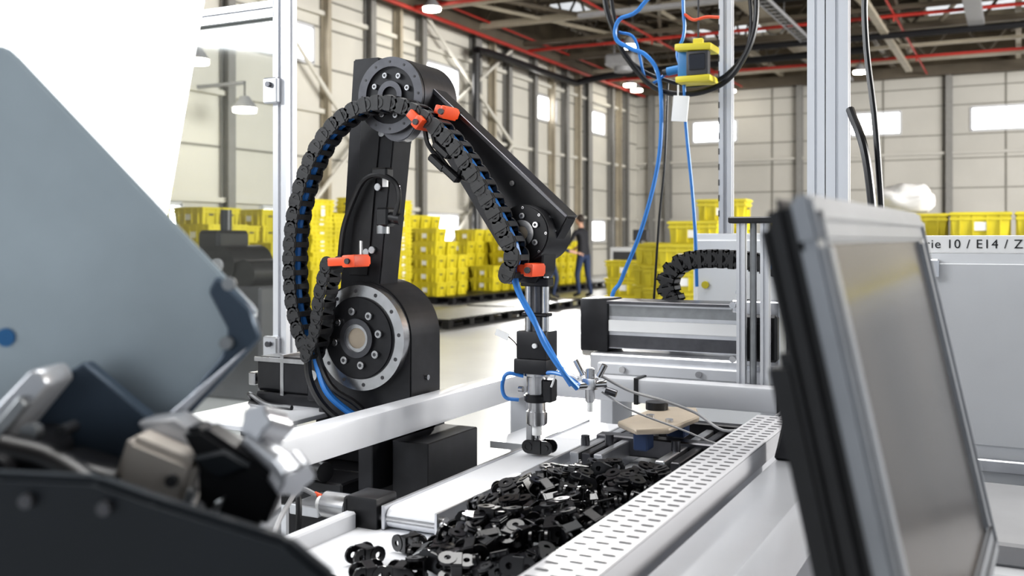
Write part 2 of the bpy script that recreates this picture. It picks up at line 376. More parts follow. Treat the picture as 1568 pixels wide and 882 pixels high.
for v in bm.verts:
    k=1+.20*noise.noise(v.co*1.6)+.07*noise.noise(v.co*5); v.co=Vector((v.co.x*.36*k,v.co.y*.22*k,max(0,(v.co.z*.5+.35)*k*.40)))
b.take(bm,BAG,Matrix.Translation((-1.20,12.65,1.655))); b.done(60)

# ---------------------------------------------------------------- people
def person(name,loc,heading,joints,shirt,scale=1.):
    me=bpy.data.meshes.new('sk'); names=list(joints.keys())
    idx={n:i for i,n in enumerate(names)}
    ed=[('pel','spi'),('spi','chest'),('chest','neck'),('neck','skull'),('chest','shL'),('shL','elL'),('elL','wrL'),('chest','shR'),('shR','elR'),('elR','wrR'),
        ('pel','hipL'),('hipL','knL'),('knL','anL'),('anL','toL'),('pel','hipR'),('hipR','knR'),('knR','anR'),('anR','toR')]
    me.from_pydata([joints[n][0] for n in names],[(idx[a],idx[b]) for a,b in ed],[])
    o=bpy.data.objects.new('sk',me); scene.collection.objects.link(o)
    o.modifiers.new('s','SKIN'); 
    sv=me.skin_vertices[0].data
    for n in names:
        r=joints[n][1]; sv[idx[n]].radius=(r if not isinstance(r,tuple) else r[0], r if not isinstance(r,tuple) else r[1]); sv[idx[n]].use_root=(n=='pel')
    ms=o.modifiers.new('u','SUBSURF'); ms.levels=2; ms.render_levels=2
    dg=bpy.context.evaluated_depsgraph_get(); ev=o.evaluated_get(dg); m2=ev.to_mesh()
    b=B(name)
    b.v=[tuple(v.co) for v in m2.vertices]
    for p in m2.polygons:
        c=p.center; m=shirt
        if c.z<.93 : m=JEANS
        if c.z<.09: m=SHOE
        if c.z>joints['neck'][0][2]+.0: m=SKIN
        for s_ in 'LR':
            e=Vector(joints['el'+s_][0]); wv=Vector(joints['wr'+s_][0])
            if (c-(e*.7+wv*.3)).dot((wv-e).normalized())>0 and (c-wv).length<.26 and c.z>.8: m=SKIN
        b.f.append(list(p.vertices)); b.m.append(b.mi(m))
    ev.to_mesh_clear(); bpy.data.objects.remove(o)
    hd=Vector(joints['skull'][0])+Vector((0,.02,.06))
    b.sph(hd,(.075,.095,.115),SKIN); b.sph(hd+Vector((0,-.022,.03)),(.083,.092,.108),HAIR)
    b.sph(hd+Vector((0,.097,-.015)),(.013,.02,.022),SKIN,8); b.sph(hd+Vector((0,.085,-.055)),(.026,.012,.007),SKIN,8)
    for s_ in (-1,1):
        b.sph(hd+Vector((s_*.078,0,-.01)),(.012,.02,.03),SKIN,8); b.sph(hd+Vector((s_*.03,.083,.005)),(.012,.01,.008),WHITE,8); b.sph(hd+Vector((s_*.03,.091,.005)),(.005,.004,.005),HAIR,6)
    for s_,sg in (('L',-1),('R',1)):
        wv=Vector(joints['wr'+s_][0]); e=Vector(joints['el'+s_][0]); d=(wv-e).normalized(); side=d.cross(Vector((0,0,1))); side=side.normalized() if side.length>.1 else Vector((0,1,0)); nn=side.cross(d)
        palm=wv+d*.05
        M=Matrix.Translation(palm)@Matrix([side,nn,d]).transposed().to_4x4()
        b.box((0,0,0),(.075,.028,.09),SKIN,None,.01,2,M)
        for k in range(4):
            x=-.028+k*.0185; ln=(.062,.075,.07,.055)[k]
            b.tube([M@Vector((x,0,.04)),M@Vector((x,-.006,.04+ln*.5)),M@Vector((x*.9,-.028,.04+ln*.9))],.008,SKIN,6,3)
        b.tube([M@Vector((-.034,0,-.02)),M@Vector((-.055,-.012,.012)),M@Vector((-.052,-.025,.045))],.009,SKIN,6,3)
    o=b.done(70); o.location=loc; o.rotation_euler[2]=heading; o.scale=(scale,)*3
    return o
def pose(lean=0.,armf=.0,armr=.0,step=.1):
    return {'pel':((0,0,.98),(.15,.11)),'spi':((0,.3*lean,1.15),(.135,.10)),'chest':((0,.8*lean,1.36),(.165,.115)),'neck':((0,lean,1.52),.055),'skull':((0,lean+.02,1.62),.06),
     'shL':((-.19,.9*lean,1.43),.06),'elL':((-.24,lean*.9+armf*.45,1.43-.30+armf*.10),.042),'wrL':((-.20,lean+armf*1.+.05,1.43-.52+armf*.45),.03),
     'shR':((.19,.9*lean,1.43),.06),'elR':((.24,lean*.9+armr*.45,1.43-.30+armr*.10),.042),'wrR':((.20,lean+armr*1.+.05,1.43-.52+armr*.45),.03),
     'hipL':((-.10,0,.92),.095),'knL':((-.11,step,.50),.062),'anL':((-.11,step*.4,.09),.042),'toL':((-.12,step*.4+.16,.035),.035),
     'hipR':((.10,0,.92),.095),'knR':((.11,-step*.2,.50),.062),'anR':((.11,-step-.02,.09),.042),'toR':((.12,-step+.14,.035),.035)}
person('person_standing',(-8.85,20.9,0),math.radians(75),pose(.08,.35,.3),SHIRT,1.05)
person('person_standing',(-9.30,20.1,0),math.radians(-60),pose(.16,.45,.4,.15),SHIRT2,.93)
b=B('packing_machine'); b.bx(-8.3,-7.4,21.0,21.9,0,.55,GREY,.02); b.bx(-8.3,-7.5,21.1,21.8,.55,1.15,CABW,.02); b.bx(-8.2,-7.6,21.09,21.1,.7,1.05,DARK); b.cyl((-7.7,21.5,1.15),(-7.7,21.5,1.5),.03,DARK,8)
b.bx(-7.85,-7.5,21.4,21.55,1.3,1.55,DARK,.01)
b.done()
b=B('workbench'); b.bx(-8.0,-5.6,24.,25.,.85,.9,GREY)
for x in (-7.95,-5.7):
    for y in (24.05,24.9): b.bx(x,x+.05,y,y+.05,0,.85,GREY)
b.bx(-7.6,-7.0,24.2,24.7,.9,1.35,DARK,.02); b.bx(-6.7,-6.0,24.2,24.7,.9,1.2,BLUEM,.02); b.done()
b=B('winding_machine')
X0,Yc=-5.9,6.6
b.bx(X0-.5,X0+.35,Yc-.3,Yc+.3,0,.95,DARK,.02); b.bx(X0-.45,X0-.2,Yc-.2,Yc+.2,.95,1.42,BLK2,.03); b.cyl((X0-.15,Yc-.25,1.12),(X0-.15,Yc+.25,1.12),.17,BLK2,28); b.cyl((X0-.15,Yc-.28,1.12),(X0-.15,Yc+.28,1.12),.06,GREY,20)
b.cyl((X0+.1,Yc-.22,1.05),(X0+.1,Yc+.22,1.05),.12,BLK2,24); b.cyl((X0-.3,Yc,1.42),(X0-.3,Yc,1.6),.05,BLK2,12); b.done()

# ---------------------------------------------------------------- guard enclosure
b=B('machine_guard_enclosure')
b.prof('Z',0,2.02,(-1.78,2.12),.045,.045,POSTM); b.prof('Z',0,2.02,(-3.3,2.12),.045,.045,ALU)
b.prof('X',-3.28,-1.80,(2.12,1.975),.045,.045,ALU); b.prof('X',-3.28,-1.80,(2.12,.6),.045,.045,ALU)
b.prof('Y',1.0,2.10,(-1.78,2.05),.045,.045,ALU); b.prof('Z',0,2.07,(-1.78,.98),.045,.045,ALU)
b.bx(-3.28,-1.80,2.118,2.122,.62,1.955,GLASS)
for z in (1.75,1.05): b.box((-1.80,2.09,z),(.05,.02,.07),ALU,None,.004); b.cyl((-1.80,2.07,z+.015),(-1.80,2.085,z+.015),.008,DSTEEL,10)
b.done()

# ---------------------------------------------------------------- machine frame (table)
b=B('machine_frame_table')
zt=1.02
b.bx(-1.13,-1.075,1.22,2.23,.962,zt,WPAINT,.006,2)
b.bx(-1.13,-.36,2.19,2.245,.965,zt,WPAINT,.006,2)
b.bx(-.43,-.372,.30,2.19,.93,.984,WPAINT,.005,2)
b.bx(-.345,-.262,.30,1.64,.90,1.0,RAILM,.007,2)
b.bx(-.43,-.262,2.19,2.245,.965,zt,WPAINT,.006,2)
for x,y in ((-1.10,1.25),(-1.10,2.21),(-.31,.33),(-.30,1.60),(-.40,2.215)): b.bx(x-.025,x+.025,y-.025,y+.025,0,.965 if x!=-.31 and x!=-.30 else .90,WPAINT,.004)
b.bx(-.37,-.33,.5,.55,.93,.96,WPAINT); b.bx(-.37,-.33,1.5,1.55,.93,.96,WPAINT)
b.bx(-1.13,-.262,2.0,2.2,.5,.53,WPAINT)
b.bx(-.95,-.43,.80,2.19,.868,.885,TRAYW,.003); b.bx(-.965,-.945,.80,1.30,.868,.912,WPAINT,.003); b.bx(-.95,-.262,.78,.80,.86,.92,TRAYW)
b.bx(-1.08,-.95,2.0,2.19,.87,.885,TRAYW); b.bx(-.37,-.345,.8,1.6,.87,.885,TRAYW)
for x,m in ((-.775,ALU),(-.750,DSTEEL),(-.725,ALU),(-.60,ALU),(-.57,DSTEEL),(-.53,BLK),(-.50,ALU)):
    b.bx(x-.009,x+.009,1.78,2.19,.885,.932,m,.002)
b.bx(-.79,-.47,1.93,1.965,.90,.940,DSTEEL,.003); b.bx(-.79,-.47,2.12,2.15,.90,.945,BLK,.003)
for x,y in ((-.78,1.85),(-.6,1.88),(-.52,2.05),(-.7,2.15),(-.74,1.88)): b.cyl((x,y,.93),(x,y,.952),.009,DSTEEL,12)
b.done()
b=B('tool_fixture_plate')
b.prism([(-.715,1.86),(-.655,1.80),(-.60,1.84),(-.585,1.99),(-.62,2.09),(-.70,2.07)],'Z',.972,.984,TAN,.003)
b.bx(-.675,-.645,1.84,1.88,.933,.972,NAVY,.003); b.bx(-.66,-.62,2.0,2.04,.933,.972,NAVY,.003); b.bx(-.71,-.685,1.98,2.03,.933,.972,BLK,.003)
b.cyl((-.69,2.03,.984),(-.69,2.03,1.0),.024,BLK2,20); b.cyl((-.67,1.93,.984),(-.67,1.93,.990),.009,STEEL,12); b.cyl((-.62,1.9,.984),(-.62,1.9,.990),.008,STEEL,12)
b.done()
b=B('glass_cup'); b.ring((-.475,1.735,.886),(-.475,1.735,.95),.024,.021,GLASS,24); b.cyl((-.475,1.735,.8855),(-.475,1.735,.889),.024,GLASS,24); b.done()
b=B('perforated_cable_duct')
dx0,dx1,dy0,dy1,dz=-.436,-.366,.30,1.86,1.02
b.bx(dx0,dx1,dy0,dy1,dz-.003,dz,DUCTM,.001); b.bx(dx0,dx0+.003,dy0,dy1,.985,dz-.003,DUCTM); b.bx(dx1-.003,dx1,dy0,dy1,.985,dz-.003,DUCTM)
y=dy0+.015
while y<dy1-.02:
    for j,x in enumerate((-.4225,-.401,-.3795)):
        yo=y+(.012 if j==1 else 0)
        b.prism([(x-.0055,yo-.003),(x+.0055,yo-.003),(x+.0075,yo-.0015),(x+.0075,yo+.0015),(x+.0055,yo+.003),(x-.0055,yo+.003),(x-.0075,yo+.0015),(x-.0075,yo-.0015)],'Z',dz+.0001,dz+.0004,SLOT)
    y+=.024
b.done()
# ---------------------------------------------------------------- conveyor
b=B('belt_conveyor')
x0,x1=-.905,-.80; zc=.92
pts=[(1.33,.886+.0),(2.15,.886),(2.15,zc)]+[(1.33,zc)]+circ(1.33,.903,.017,90,270,8)[1:-1]
b.prism(pts,'X',x0+.006,x1-.006,TRAYW,.0015)
b.bx(x0,x0+.006,1.31,2.16,.886,zc+.004,ALU,.001); b.bx(x1-.006,x1,1.31,2.16,.886,zc+.004,ALU,.001)
b.bx(x1,x1+.012,1.33,2.16,.895,.905,ALU,.001)
for yy in (1.4,1.7,2.0): b.bx(x0,x1,yy,yy+.02,.8855,.90,ALU)
b.cyl((x0-.02,1.325,.903),(x1+.006,1.325,.903),.012,STEEL,16)
b.box((x0-.035,1.335,.905),(.06,.06,.06),BLK2,None,.006,2); b.box((x0-.07,1.335,.905),(.012,.05,.05),BLK2,None,.004)
b.cyl((x0-.076,1.335,.905),(x0-.13,1.335,.905),.022,STEEL,28,bev=.003); b.cyl((x0-.13,1.335,.905),(x0-.142,1.335,.905),.012,WHITE,20); b.cyl((x0-.142,1.34,.915),(x0-.155,1.34,.918),.004,ORANGE,8)
b.tube([(x0-.15,1.34,.915),(x0-.18,1.33,.925),(x0-.165,1.28,.91),(x0-.12,1.2,.90),(x0-.075,1.13,.87),(x0-.065,1.10,.84)],.0045,GREY)
b.done()
# ---------------------------------------------------------------- chain links
def link_template(L=.040,H=.019,W=.026,th=.0032,m=CHAIN,hole=False):
    t=B('l'); r=H/2
    for sg in (-1,1):
        xo=0
        pts=circ(xo+L/2-r,0,r,-90,90,7)+circ(xo-L/2+r,0,r,90,270,7)
        t.prism(pts,'Y',sg*(W/2-th),sg*(W/2),m,.0006)
        t.cyl((L/2-r,sg*(W/2),0),(L/2-r,sg*(W/2+.002),0),r*.42,m,10); t.ring((-L/2+r,sg*(W/2),0),(-L/2+r,sg*(W/2+.0012),0),r*.72,r*.42,m,12)
        t.bx(-L*.14,L*.14,sg*(W/2-th),sg*(W/2+.0022),-r*.95,r*.95,m,.0006)
    for sg in (-1,1): t.bx(-L*.13,L*.13,-W/2+th,W/2-th,sg*(r-.003),sg*(r+.0008),m,.0005)
    return t
def open_link():
    t=B('l'); m=CHAIN; L,H,W=.050,.025,.034; r=H/2
    for sg in (-1,1):
        t.ring((L/2-r,sg*W/2,0),(L/2-r,sg*(W/2-.004),0),r,r*.36,m,14)
        t.ring((-L/2+r,sg*(W/2-.004),0),(-L/2+r,sg*(W/2-.008),0),r,r*.36,m,14)
        t.box((.001,sg*(W/2-.0038),0),(L-2*r*1.35,.0055,H*.96),m,None,.0008)
    for sg in (-1,1): t.box((0,0,sg*(r-.0016)),(L*.30,W-.008,.0032),m,None,.0008)
    t.box((0,0,0),(L*.14,.003,H*.8),m)
    return t
LK=open_link()
b=B('chain_link_pile')
def hgt(x,y):
    u=(x+.585)/.19; v=(y-1.45)/.36; q=max(0,1-u*u*.8-v*v); return .055*math.sqrt(q)
n=0
while n<205:
    x=random.uniform(-.755,-.475); y=random.uniform(1.12,1.66)
    h=hgt(x,y)
    if h<.012 and random.random()>.15: continue
    if y<1.2 and x>-.5 : continue
    rz=random.uniform(0,6.28); flat=random.random()
    if flat<.5: rx=R2+random.uniform(-.4,.4); ry=random.uniform(-.35,.35); base=.018
    else: rx=random.uniform(-.35,.35); ry=random.uniform(-.5,.5); base=.0155
    z=.886+base+random.random()**.7*h
    b.inst(LK,Matrix.Translation((x,y,z))@Euler((rx,ry,rz)).to_matrix().to_4x4()); n+=1
for (x,y,rz) in ((-.83,1.16,1.2),(-.78,1.10,.9),(-.90,1.06,1.5),(-.80,1.235,2.8),(-.765,1.30,.6),(-.76,1.20,1.8),(-.74,1.12,.2),(-.80,1.02,.6),(-.72,1.05,2.2),(-.56,1.70,.3),(-.62,1.69,1.8)):
    b.inst(LK,Matrix.Translation((x,y,.8995))@Euler((random.uniform(-.05,.05),0,rz)).to_matrix().to_4x4())
b.done()

def carrier(b,pts,Y,pitch=.031,H=.036,W=.05,inner=None,m=CHAIN2):
    P=catmull([(p[0],Y if len(p)==2 else p[1],p[-1]) for p in pts],14)
    T=link_template(pitch*1.42,H,W,.005,m)
    acc=0;last=P[0]; out=[P[0]]
    for p in P[1:]:
        seg=(p-last).length
        while acc+seg>=pitch:
            t=(pitch-acc)/seg; last=last.lerp(p,t); out.append(last.copy()); seg=(p-last).length; acc=0
        acc+=seg; last=p
    for i,p in enumerate(out):
        a=out[max(0,i-1)]; c=out[min(len(out)-1,i+1)]; d=(c-a).normalized()
        y=Vector((0,1,0)); z=d.cross(y).normalized(); y=z.cross(d)
        M=Matrix.Translation(p)@Matrix([d,y,z]).transposed().to_4x4(); b.inst(T,M)
    if inner:
        b.tube([p+Vector((0,.006,0)) for p in out],.0085,inner,8,1); b.tube([p+Vector((0,-.012,0)) for p in out],.0065,BLK2,8,1)
    return out

# ---------------------------------------------------------------- robot arm
robot=bpy.data.objects.new('articulated_robot_arm',None); scene.collection.objects.link(robot)
Yr=1.76
J0=(-1.256,1.137); J1=(-1.165,1.648); J2=(-.862,1.360)
def bolts(b,c,y,R,n,r,m=STEEL,h=.006,a0=0.):
    for i in range(n):
        a=a0+2*math.pi*i/n; x=c[0]+R*math.cos(a); z=c[1]+R*math.sin(a)
        b.cyl((x,y,z),(x,y-h,z),r,m,10,bev=r*.15); b.cyl((x,y-h,z),(x,y-h-.0004,z),r*.5,DARK,6)
b=B('base_joint')
hs=circ(J0[0]-.006,J0[1],.122,0,180,24)+[(J0[0]-.128,.955),(J0[0]+.116,.955)]
b.prism(hs,'Y',Yr,Yr+.12,BLK,.003,2)
b.ring((J0[0],Yr,J0[1]),(J0[0],Yr-.022,J0[1]),.113,.088,STEEL,64)
b.cyl((J0[0],Yr,J0[1]),(J0[0],Yr-.028,J0[1]),.0885,BLK,64,bev=.003)
b.ring((J0[0],Yr-.028,J0[1]),(J0[0],Yr-.036,J0[1]),.042,.030,DSTEEL,40)
b.ring((J0[0],Yr-.028,J0[1]),(J0[0],Yr-.032,J0[1]),.030,.022,STEEL,40)
b.cyl((J0[0],Yr-.028,J0[1]),(J0[0],Yr-.0285,J0[1]),.030,TAN,30)
bolts(b,J0,Yr-.028,.058,8,.0085,STEEL,.009,.2)
bolts(b,J0,Yr-.022,.1005,12,.0042,DARK,.0005,.1)
b.cyl((J0[0]+.116,Yr+.06,1.05),(J0[0]+.122,Yr+.06,1.05),.006,STEEL,10)
b.done(parent=robot)
b=B('pedestal')
b.bx(-1.40,-1.14,1.77,1.90,.86,.955,BLK,.003); b.bx(-1.175,-1.14,1.62,1.86,.845,.95,BLK,.002); b.bx(-1.42,-1.135,1.70,1.98,0.0,.86,BLK,.004)
b.bx(-1.62,-1.42,1.72,1.95,.80,.83,BLK,.003); b.bx(-1.60,-1.42,1.5,1.74,.78,.90,BLK2,.01)
b.bx(-1.62,-1.36,1.55,1.9,.955,.965,WPAINT,.001); b.bx(-1.60,-1.55,1.75,1.80,0,.955,BLK)
b.cyl((-1.30,1.62,.88),(-1.24,1.60,.88),.02,BLK2,20); b.bx(-1.36,-1.20,1.60,1.70,.80,.86,BLK2,.004); b.bx(-1.25,-1.18,1.5,1.6,.82,.84,ALU,.002)
b.bx(-1.12,-1.035,1.66,1.86,.83,.945,BLK,.002); b.bx(-1.14,-1.05,1.70,1.8,.80,.84,BLK,.002)
b.tube([(-1.30,1.60,.88),(-1.25,1.5,.86),(-1.2,1.45,.90),(-1.16,1.42,.86),(-1.16,1.4,.7)],.006,BLK2)
b.done(parent=robot)
b=B('upper_arm')
b.prism([(-1.292,1.740),(-1.225,1.740),(-1.168,1.60),(-1.186,1.56),(-1.228,1.20),(-1.332,1.20),(-1.328,1.235)],'Y',Yr+.004,Yr+.075,BLK,.003,2)
b.prism([(-1.265,1.62),(-1.215,1.62),(-1.252,1.27),(-1.30,1.27)],'Y',Yr+.0,Yr+.004,BLK2,.001)
for p in ((-1.212,1.575),(-1.222,1.46),(-1.252,1.32),(-1.237,1.325)): b.cyl((p[0],Yr+.004,p[1]),(p[0],Yr-.006,p[1]),.008,STEEL,12,bev=.001)
b.bx(-1.212,-1.200,Yr-.001,Yr+.004,1.46,1.49,WHITE)
b.bx(-1.210,-1.180,Yr-.03,Yr+.004,1.375,1.415,BLK2,.004); b.cyl((-1.185,Yr-.015,1.395),(-1.155,Yr-.015,1.39),.012,BLK2,14); b.cyl((-1.20,Yr-.015,1.36),(-1.20,Yr-.015,1.378),.014,MSTEEL,14)
b.tube([(-1.170,Yr-.02,1.385),(-1.158,Yr-.02,1.43),(-1.165,Yr-.02,1.465),(-1.205,Yr-.02,1.485),(-1.245,Yr-.02,1.475),(-1.275,Yr-.02,1.43),(-1.300,Yr-.02,1.37),(-1.31,Yr-.02,1.30)],.006,BLK2)
b.bx(-1.225,-1.185,Yr-.025,Yr+.004,1.478,1.50,BLK2,.004)
b.done(parent=robot)
b=B('elbow_joint')
b.cyl((J1[0],Yr+.10,J1[1]),(J1[0],Yr-.035,J1[1]),.080,DSTEEL,64,bev=.003)
b.ring((J1[0],Yr-.035,J1[1]),(J1[0],Yr-.042,J1[1]),.080,.060,DSTEEL,64)
b.ring((J1[0],Yr-.035,J1[1]),(J1[0],Yr-.043,J1[1]),.030,.018,DSTEEL,40)
b.cyl((J1[0],Yr-.035,J1[1]),(J1[0],Yr-.0355,J1[1]),.059,BLK,50)
bolts(b,J1,Yr-.035,.044,8,.006,STEEL,.008,.3); bolts(b,J1,Yr-.042,.070,12,.003,DARK,.0005)
b.cyl((J1[0]+.012,Yr+.0,J1[1]-.050),(J1[0]+.012,Yr-.03,J1[1]-.050),.046,DSTEEL,50,bev=.002)
b.done(parent=robot)
b=B('forearm')
b.prism([(-1.19,1.595),(-1.205,1.675),(-1.155,1.715),(-1.105,1.690),(-1.080,1.653),(-.782,1.392),(-.785,1.385),(-.825,1.320),(-.85,1.302),(-.90,1.305),(-.935,1.335),(-1.10,1.575)],'Y',Yr+.006,Yr+.050,BLK,.003,2)
b.prism([(-1.085,1.6625),(-.780,1.3945),(-.785,1.390),(-1.092,1.656)],'Y',Yr+.002,Yr+.052,DSTEEL,.001)  # thin strip put in as the highlight along the top edge
for p in ((-.82,1.39),(-.81,1.365),(-.845,1.325),(-1.06,1.60),(-.90,1.46)): b.cyl((p[0],Yr+.006,p[1]),(p[0],Yr-.002,p[1]),.0055,STEEL,10)
b.done(parent=robot)
b=B('wrist_joint')
b.cyl((J2[0],Yr+.08,J2[1]),(J2[0],Yr-.03,J2[1]),.056,BLK,50,bev=.003)
b.ring((J2[0],Yr-.03,J2[1]),(J2[0],Yr-.036,J2[1]),.026,.014,STEEL,40); b.cyl((J2[0],Yr-.03,J2[1]),(J2[0],Yr-.031,J2[1]),.014,TAN,24)
bolts(b,J2,Yr-.03,.034,6,.006,STEEL,.007,.5); bolts(b,J2,Yr-.03,.050,8,.0028,STEEL,.001)
b.prism([(-.900,1.335),(-.825,1.335),(-.828,1.285),(-.845,1.262),(-.88,1.262),(-.893,1.285)],'Y',Yr-.012,Yr+.05,BLK,.003)
b.bx(-.895,-.885,Yr-.03,Yr-.012,1.26,1.33,DSTEEL,.001)
b.done(parent=robot)
gx=-.851; gy=Yr+.012
b=B('gripper_tool')
for dx in (-.018,.018): b.cyl((gx+dx,gy,1.275),(gx+dx,gy,1.165),.008,STEEL,16)
b.cyl((gx,gy,1.27),(gx,gy,1.165),.011,DSTEEL,16); b.bx(gx-.03,gx+.03,gy-.015,gy+.015,1.255,1.272,BLK,.002); b.bx(gx-.028,gx+.028,gy-.014,gy+.014,1.195,1.203,BLK,.002)
b.box((gx,gy,1.140),(.066,.055,.055),BLK,None,.004,2); b.box((gx-.002,gy,1.098),(.072,.058,.030),BLK,None,.004,2)
b.box((gx,gy,1.118),(.062,.05,.012),DSTEEL,None,.001)
b.cyl((gx,gy,1.083),(gx,gy,1.078),.026,STEEL,32); b.cyl((gx,gy,1.078),(gx,gy,1.042),.021,STEEL,32,bev=.002); b.cyl((gx,gy,1.042),(gx,gy,1.026),.026,BLK2,32,bev=.003)
b.cyl((gx,gy,1.026),(gx,gy,1.000),.017,STEEL,28); b.cyl((gx,gy,1.010),(gx,gy,.980),.021,STEEL,28,bev=.003); b.cyl((gx,gy,.980),(gx,gy,.960),.010,WHITE,20); b.cyl((gx,gy,.962),(gx,gy,.952),.007,STEEL,16)
b.bx(gx-.022,gx-.008,gy-.006,gy+.006,.925,1.0,GREY,.002)
b.cyl((gx-.026,gy-.01,1.05),(gx-.035,gy-.01,1.05),.006,STEEL,10); b.box((gx+.028,gy,1.05),(.02,.03,.045),BLK,None,.003)
b.cyl((gx+.01,gy-.028,1.14),(gx+.01,gy-.034,1.14),.005,WHITE,10)
b.box((gx-.068,gy-.02,1.158),(.030,.001,.014),WHITE,(0,.35,0)); b.tube([(gx-.055,gy-.019,1.155),(gx-.035,gy-.022,1.14),(gx-.03,gy-.02,1.12)],.0012,BLK2,6)
b.done(parent=robot)
b=B('held_link'); T=link_template(.066,.027,.028,.004,CHAIN); b.inst(T,Matrix.Translation((gx+.008,gy-.005,.939))); b.done(parent=robot)
b=B('cable_carrier')
path=[(-.868,1.285),(-.858,1.320),(-.884,1.376),(-.930,1.453),(-.992,1.536),(-1.067,1.598),(-1.148,1.626),(-1.228,1.616),(-1.298,1.572),(-1.350,1.498),(-1.3829,1.407),(-1.3946,1.307),(-1.3885,1.214),(-1.3686,1.144),(-1.343,1.105)]
carrier(b,path,1.695,.031,.033,.046,BLUE)
carrier(b,[(-1.343,1.105),(-1.323,1.150),(-1.310,1.231),(-1.290,1.30)],1.690,.028,.029,.046,None)
b.done(parent=robot)
b=B('orange_clamps')
def clamp(x,z,w,rot,y=1.69):
    M=Matrix.Translation((x,y,z))@Matrix.Rotation(rot,4,'Y')
    b.box((0,0,0),(w,.055,.018),ORANGE,None,.003,2,M); b.box((w*.3,-.006,0),(w*.45,.055,.026),ORANGE,None,.004,2,M)
    b.cyl((w*.3,-.034,0),(w*.3,-.039,0),.006,DARK,12,M=M); b.box((-w*.2,.035,0),(.02,.04,.015),BLK,None,.002,1,M)
clamp(-1.248,1.302,.072,-.05); clamp(-1.028,1.605,.028,.4,1.72); clamp(-1.068,1.588,.040,.75,1.688); clamp(-.845,1.290,.045,.05,1.725)
b.cyl((-1.225,1.70,1.31),(-1.225,1.70,1.345),.004,STEEL,8)
b.done(parent=robot)
b=B('stepper_motor')
b.bx(-1.52,-1.44,1.80,1.88,.99,1.075,BLK,.006); b.bx(-1.60,-1.52,1.80,1.88,.992,1.073,BLK2,.008); b.bx(-1.525,-1.515,1.798,1.882,.985,1.08,STEEL,.001); b.bx(-1.60,-1.44,1.796,1.80,1.062,1.072,STEEL)
b.bx(-1.44,-1.38,1.79,1.89,.98,1.085,BLK,.004); b.cyl((-1.42,1.79,1.04),(-1.42,1.785,1.04),.012,STEEL,14); b.cyl((-1.62,1.84,1.02),(-1.60,1.84,1.02),.014,BLK2,14); b.bx(-1.60,-1.40,1.80,1.88,.96,.99,BLK,.004)
b.bx(-1.64,-1.62,1.82,1.86,1.0,1.03,STEEL,.002); b.cyl((-1.60,1.79,.962),(-1.54,1.77,.955),.013,BLK2,14)
b.tube([(-1.60,1.79,.975),(-1.58,1.76,.99),(-1.52,1.75,.972),(-1.45,1.75,.97)],.006,BLK2)
b.done(parent=robot)
b=B('cables_and_hoses')
y=1.70
b.tube([(-.878,y,1.32),(-.865,y,1.27),(-.845,y-.01,1.235),(-.80,y-.01,1.165),(-.765,y-.01,1.11),(-.745,y,1.075)],.0055,BLUE,8)
b.tube([(-.870,y,1.31),(-.850,y-.01,1.25),(-.815,y-.02,1.20),(-.79,y-.02,1.15),(-.752,y-.02,1.10),(-.733,y,1.07)],.0055,BLUE,8)
b.tube([(gx+.02,gy-.02,1.085),(gx+.05,gy-.03,1.09),(gx+.085,gy-.04,1.085),(gx+.115,gy-.05,1.072)],.004,BLUE,8)
b.tube([(gx-.02,gy-.02,1.078),(gx-.05,gy-.03,1.082),(gx-.062,gy-.03,1.06),(gx-.055,gy-.03,1.035),(gx-.03,gy-.02,1.03)],.004,BLUE,8)
b.tube([(-1.345,1.695,1.12),(-1.335,1.70,1.07),(-1.31,1.70,1.02),(-1.27,1.72,.98),(-1.23,1.74,.955)],.008,BLUE,8)
b.tube([(-1.355,1.69,1.12),(-1.355,1.69,1.06),(-1.33,1.69,1.01),(-1.29,1.70,.97),(-1.25,1.72,.95)],.008,BLK2,8)
b.tube([(-1.335,1.69,1.12),(-1.325,1.70,1.07),(-1.295,1.70,1.03),(-1.255,1.72,1.0),(-1.22,1.74,.96)],.007,BLK2,8)
b.tube([(-1.07,1.70,1.585),(-1.06,1.70,1.54),(-1.03,1.70,1.505),(-1.00,1.70,1.47),(-.985,1.70,1.49),(-1.00,1.70,1.53)],.005,BLK2,8)
b.tube([(-1.055,1.70,1.58),(-1.04,1.70,1.53),(-1.01,1.70,1.49),(-.97,1.70,1.465),(-.92,1.70,1.455)],.004,BLK2,8)
for p in ((-1.03,1.50),(-1.00,1.478),(-1.02,1.525)): b.box((p[0],1.69,p[1]),(.045,.02,.015),BLK2,(0,.7,0),.003)
b.tube([(gx+.04,gy-.02,1.06),(gx+.06,gy-.02,1.10),(gx+.11,gy-.05,1.085)],.002,WHITE,6)
b.done(parent=robot)
b=B('pneumatic_manifold')
mx,my=-.722,1.735
b.cyl((mx,my,1.105),(mx,my,1.04),.009,STEEL,16,bev=.002); b.cyl((mx-.022,my-.01,1.07),(mx+.03,my+.01,1.075),.008,STEEL,14); b.box((mx,my,1.075),(.028,.02,.022),STEEL,None,.003,2)
b.cyl((mx+.018,my,1.09),(mx+.03,my,1.112),.006,STEEL,12); b.cyl((mx-.014,my,1.09),(mx-.03,my,1.118),.006,STEEL,12); b.cyl((mx+.03,my+.005,1.064),(mx+.05,my+.008,1.058),.007,DSTEEL,12)
b.cyl((mx,my,1.04),(mx,my,1.022),.006,WHITE,12)
b.tube([(-.70,1.74,1.09),(-.66,1.78,1.06),(-.62,1.85,1.035),(-.56,1.88,1.01),(-.50,1.86,.985),(-.45,1.9,.99),(-.425,2.0,1.0),(-.40,2.1,1.03),(-.385,2.18,1.03)],.0028,GREY,8)
b.tube([(-.70,1.74,1.06),(-.64,1.74,1.03),(-.56,1.80,.99),(-.52,1.90,.95),(-.50,2.0,.945)],.002,GREY,6)
b.done(parent=robot)
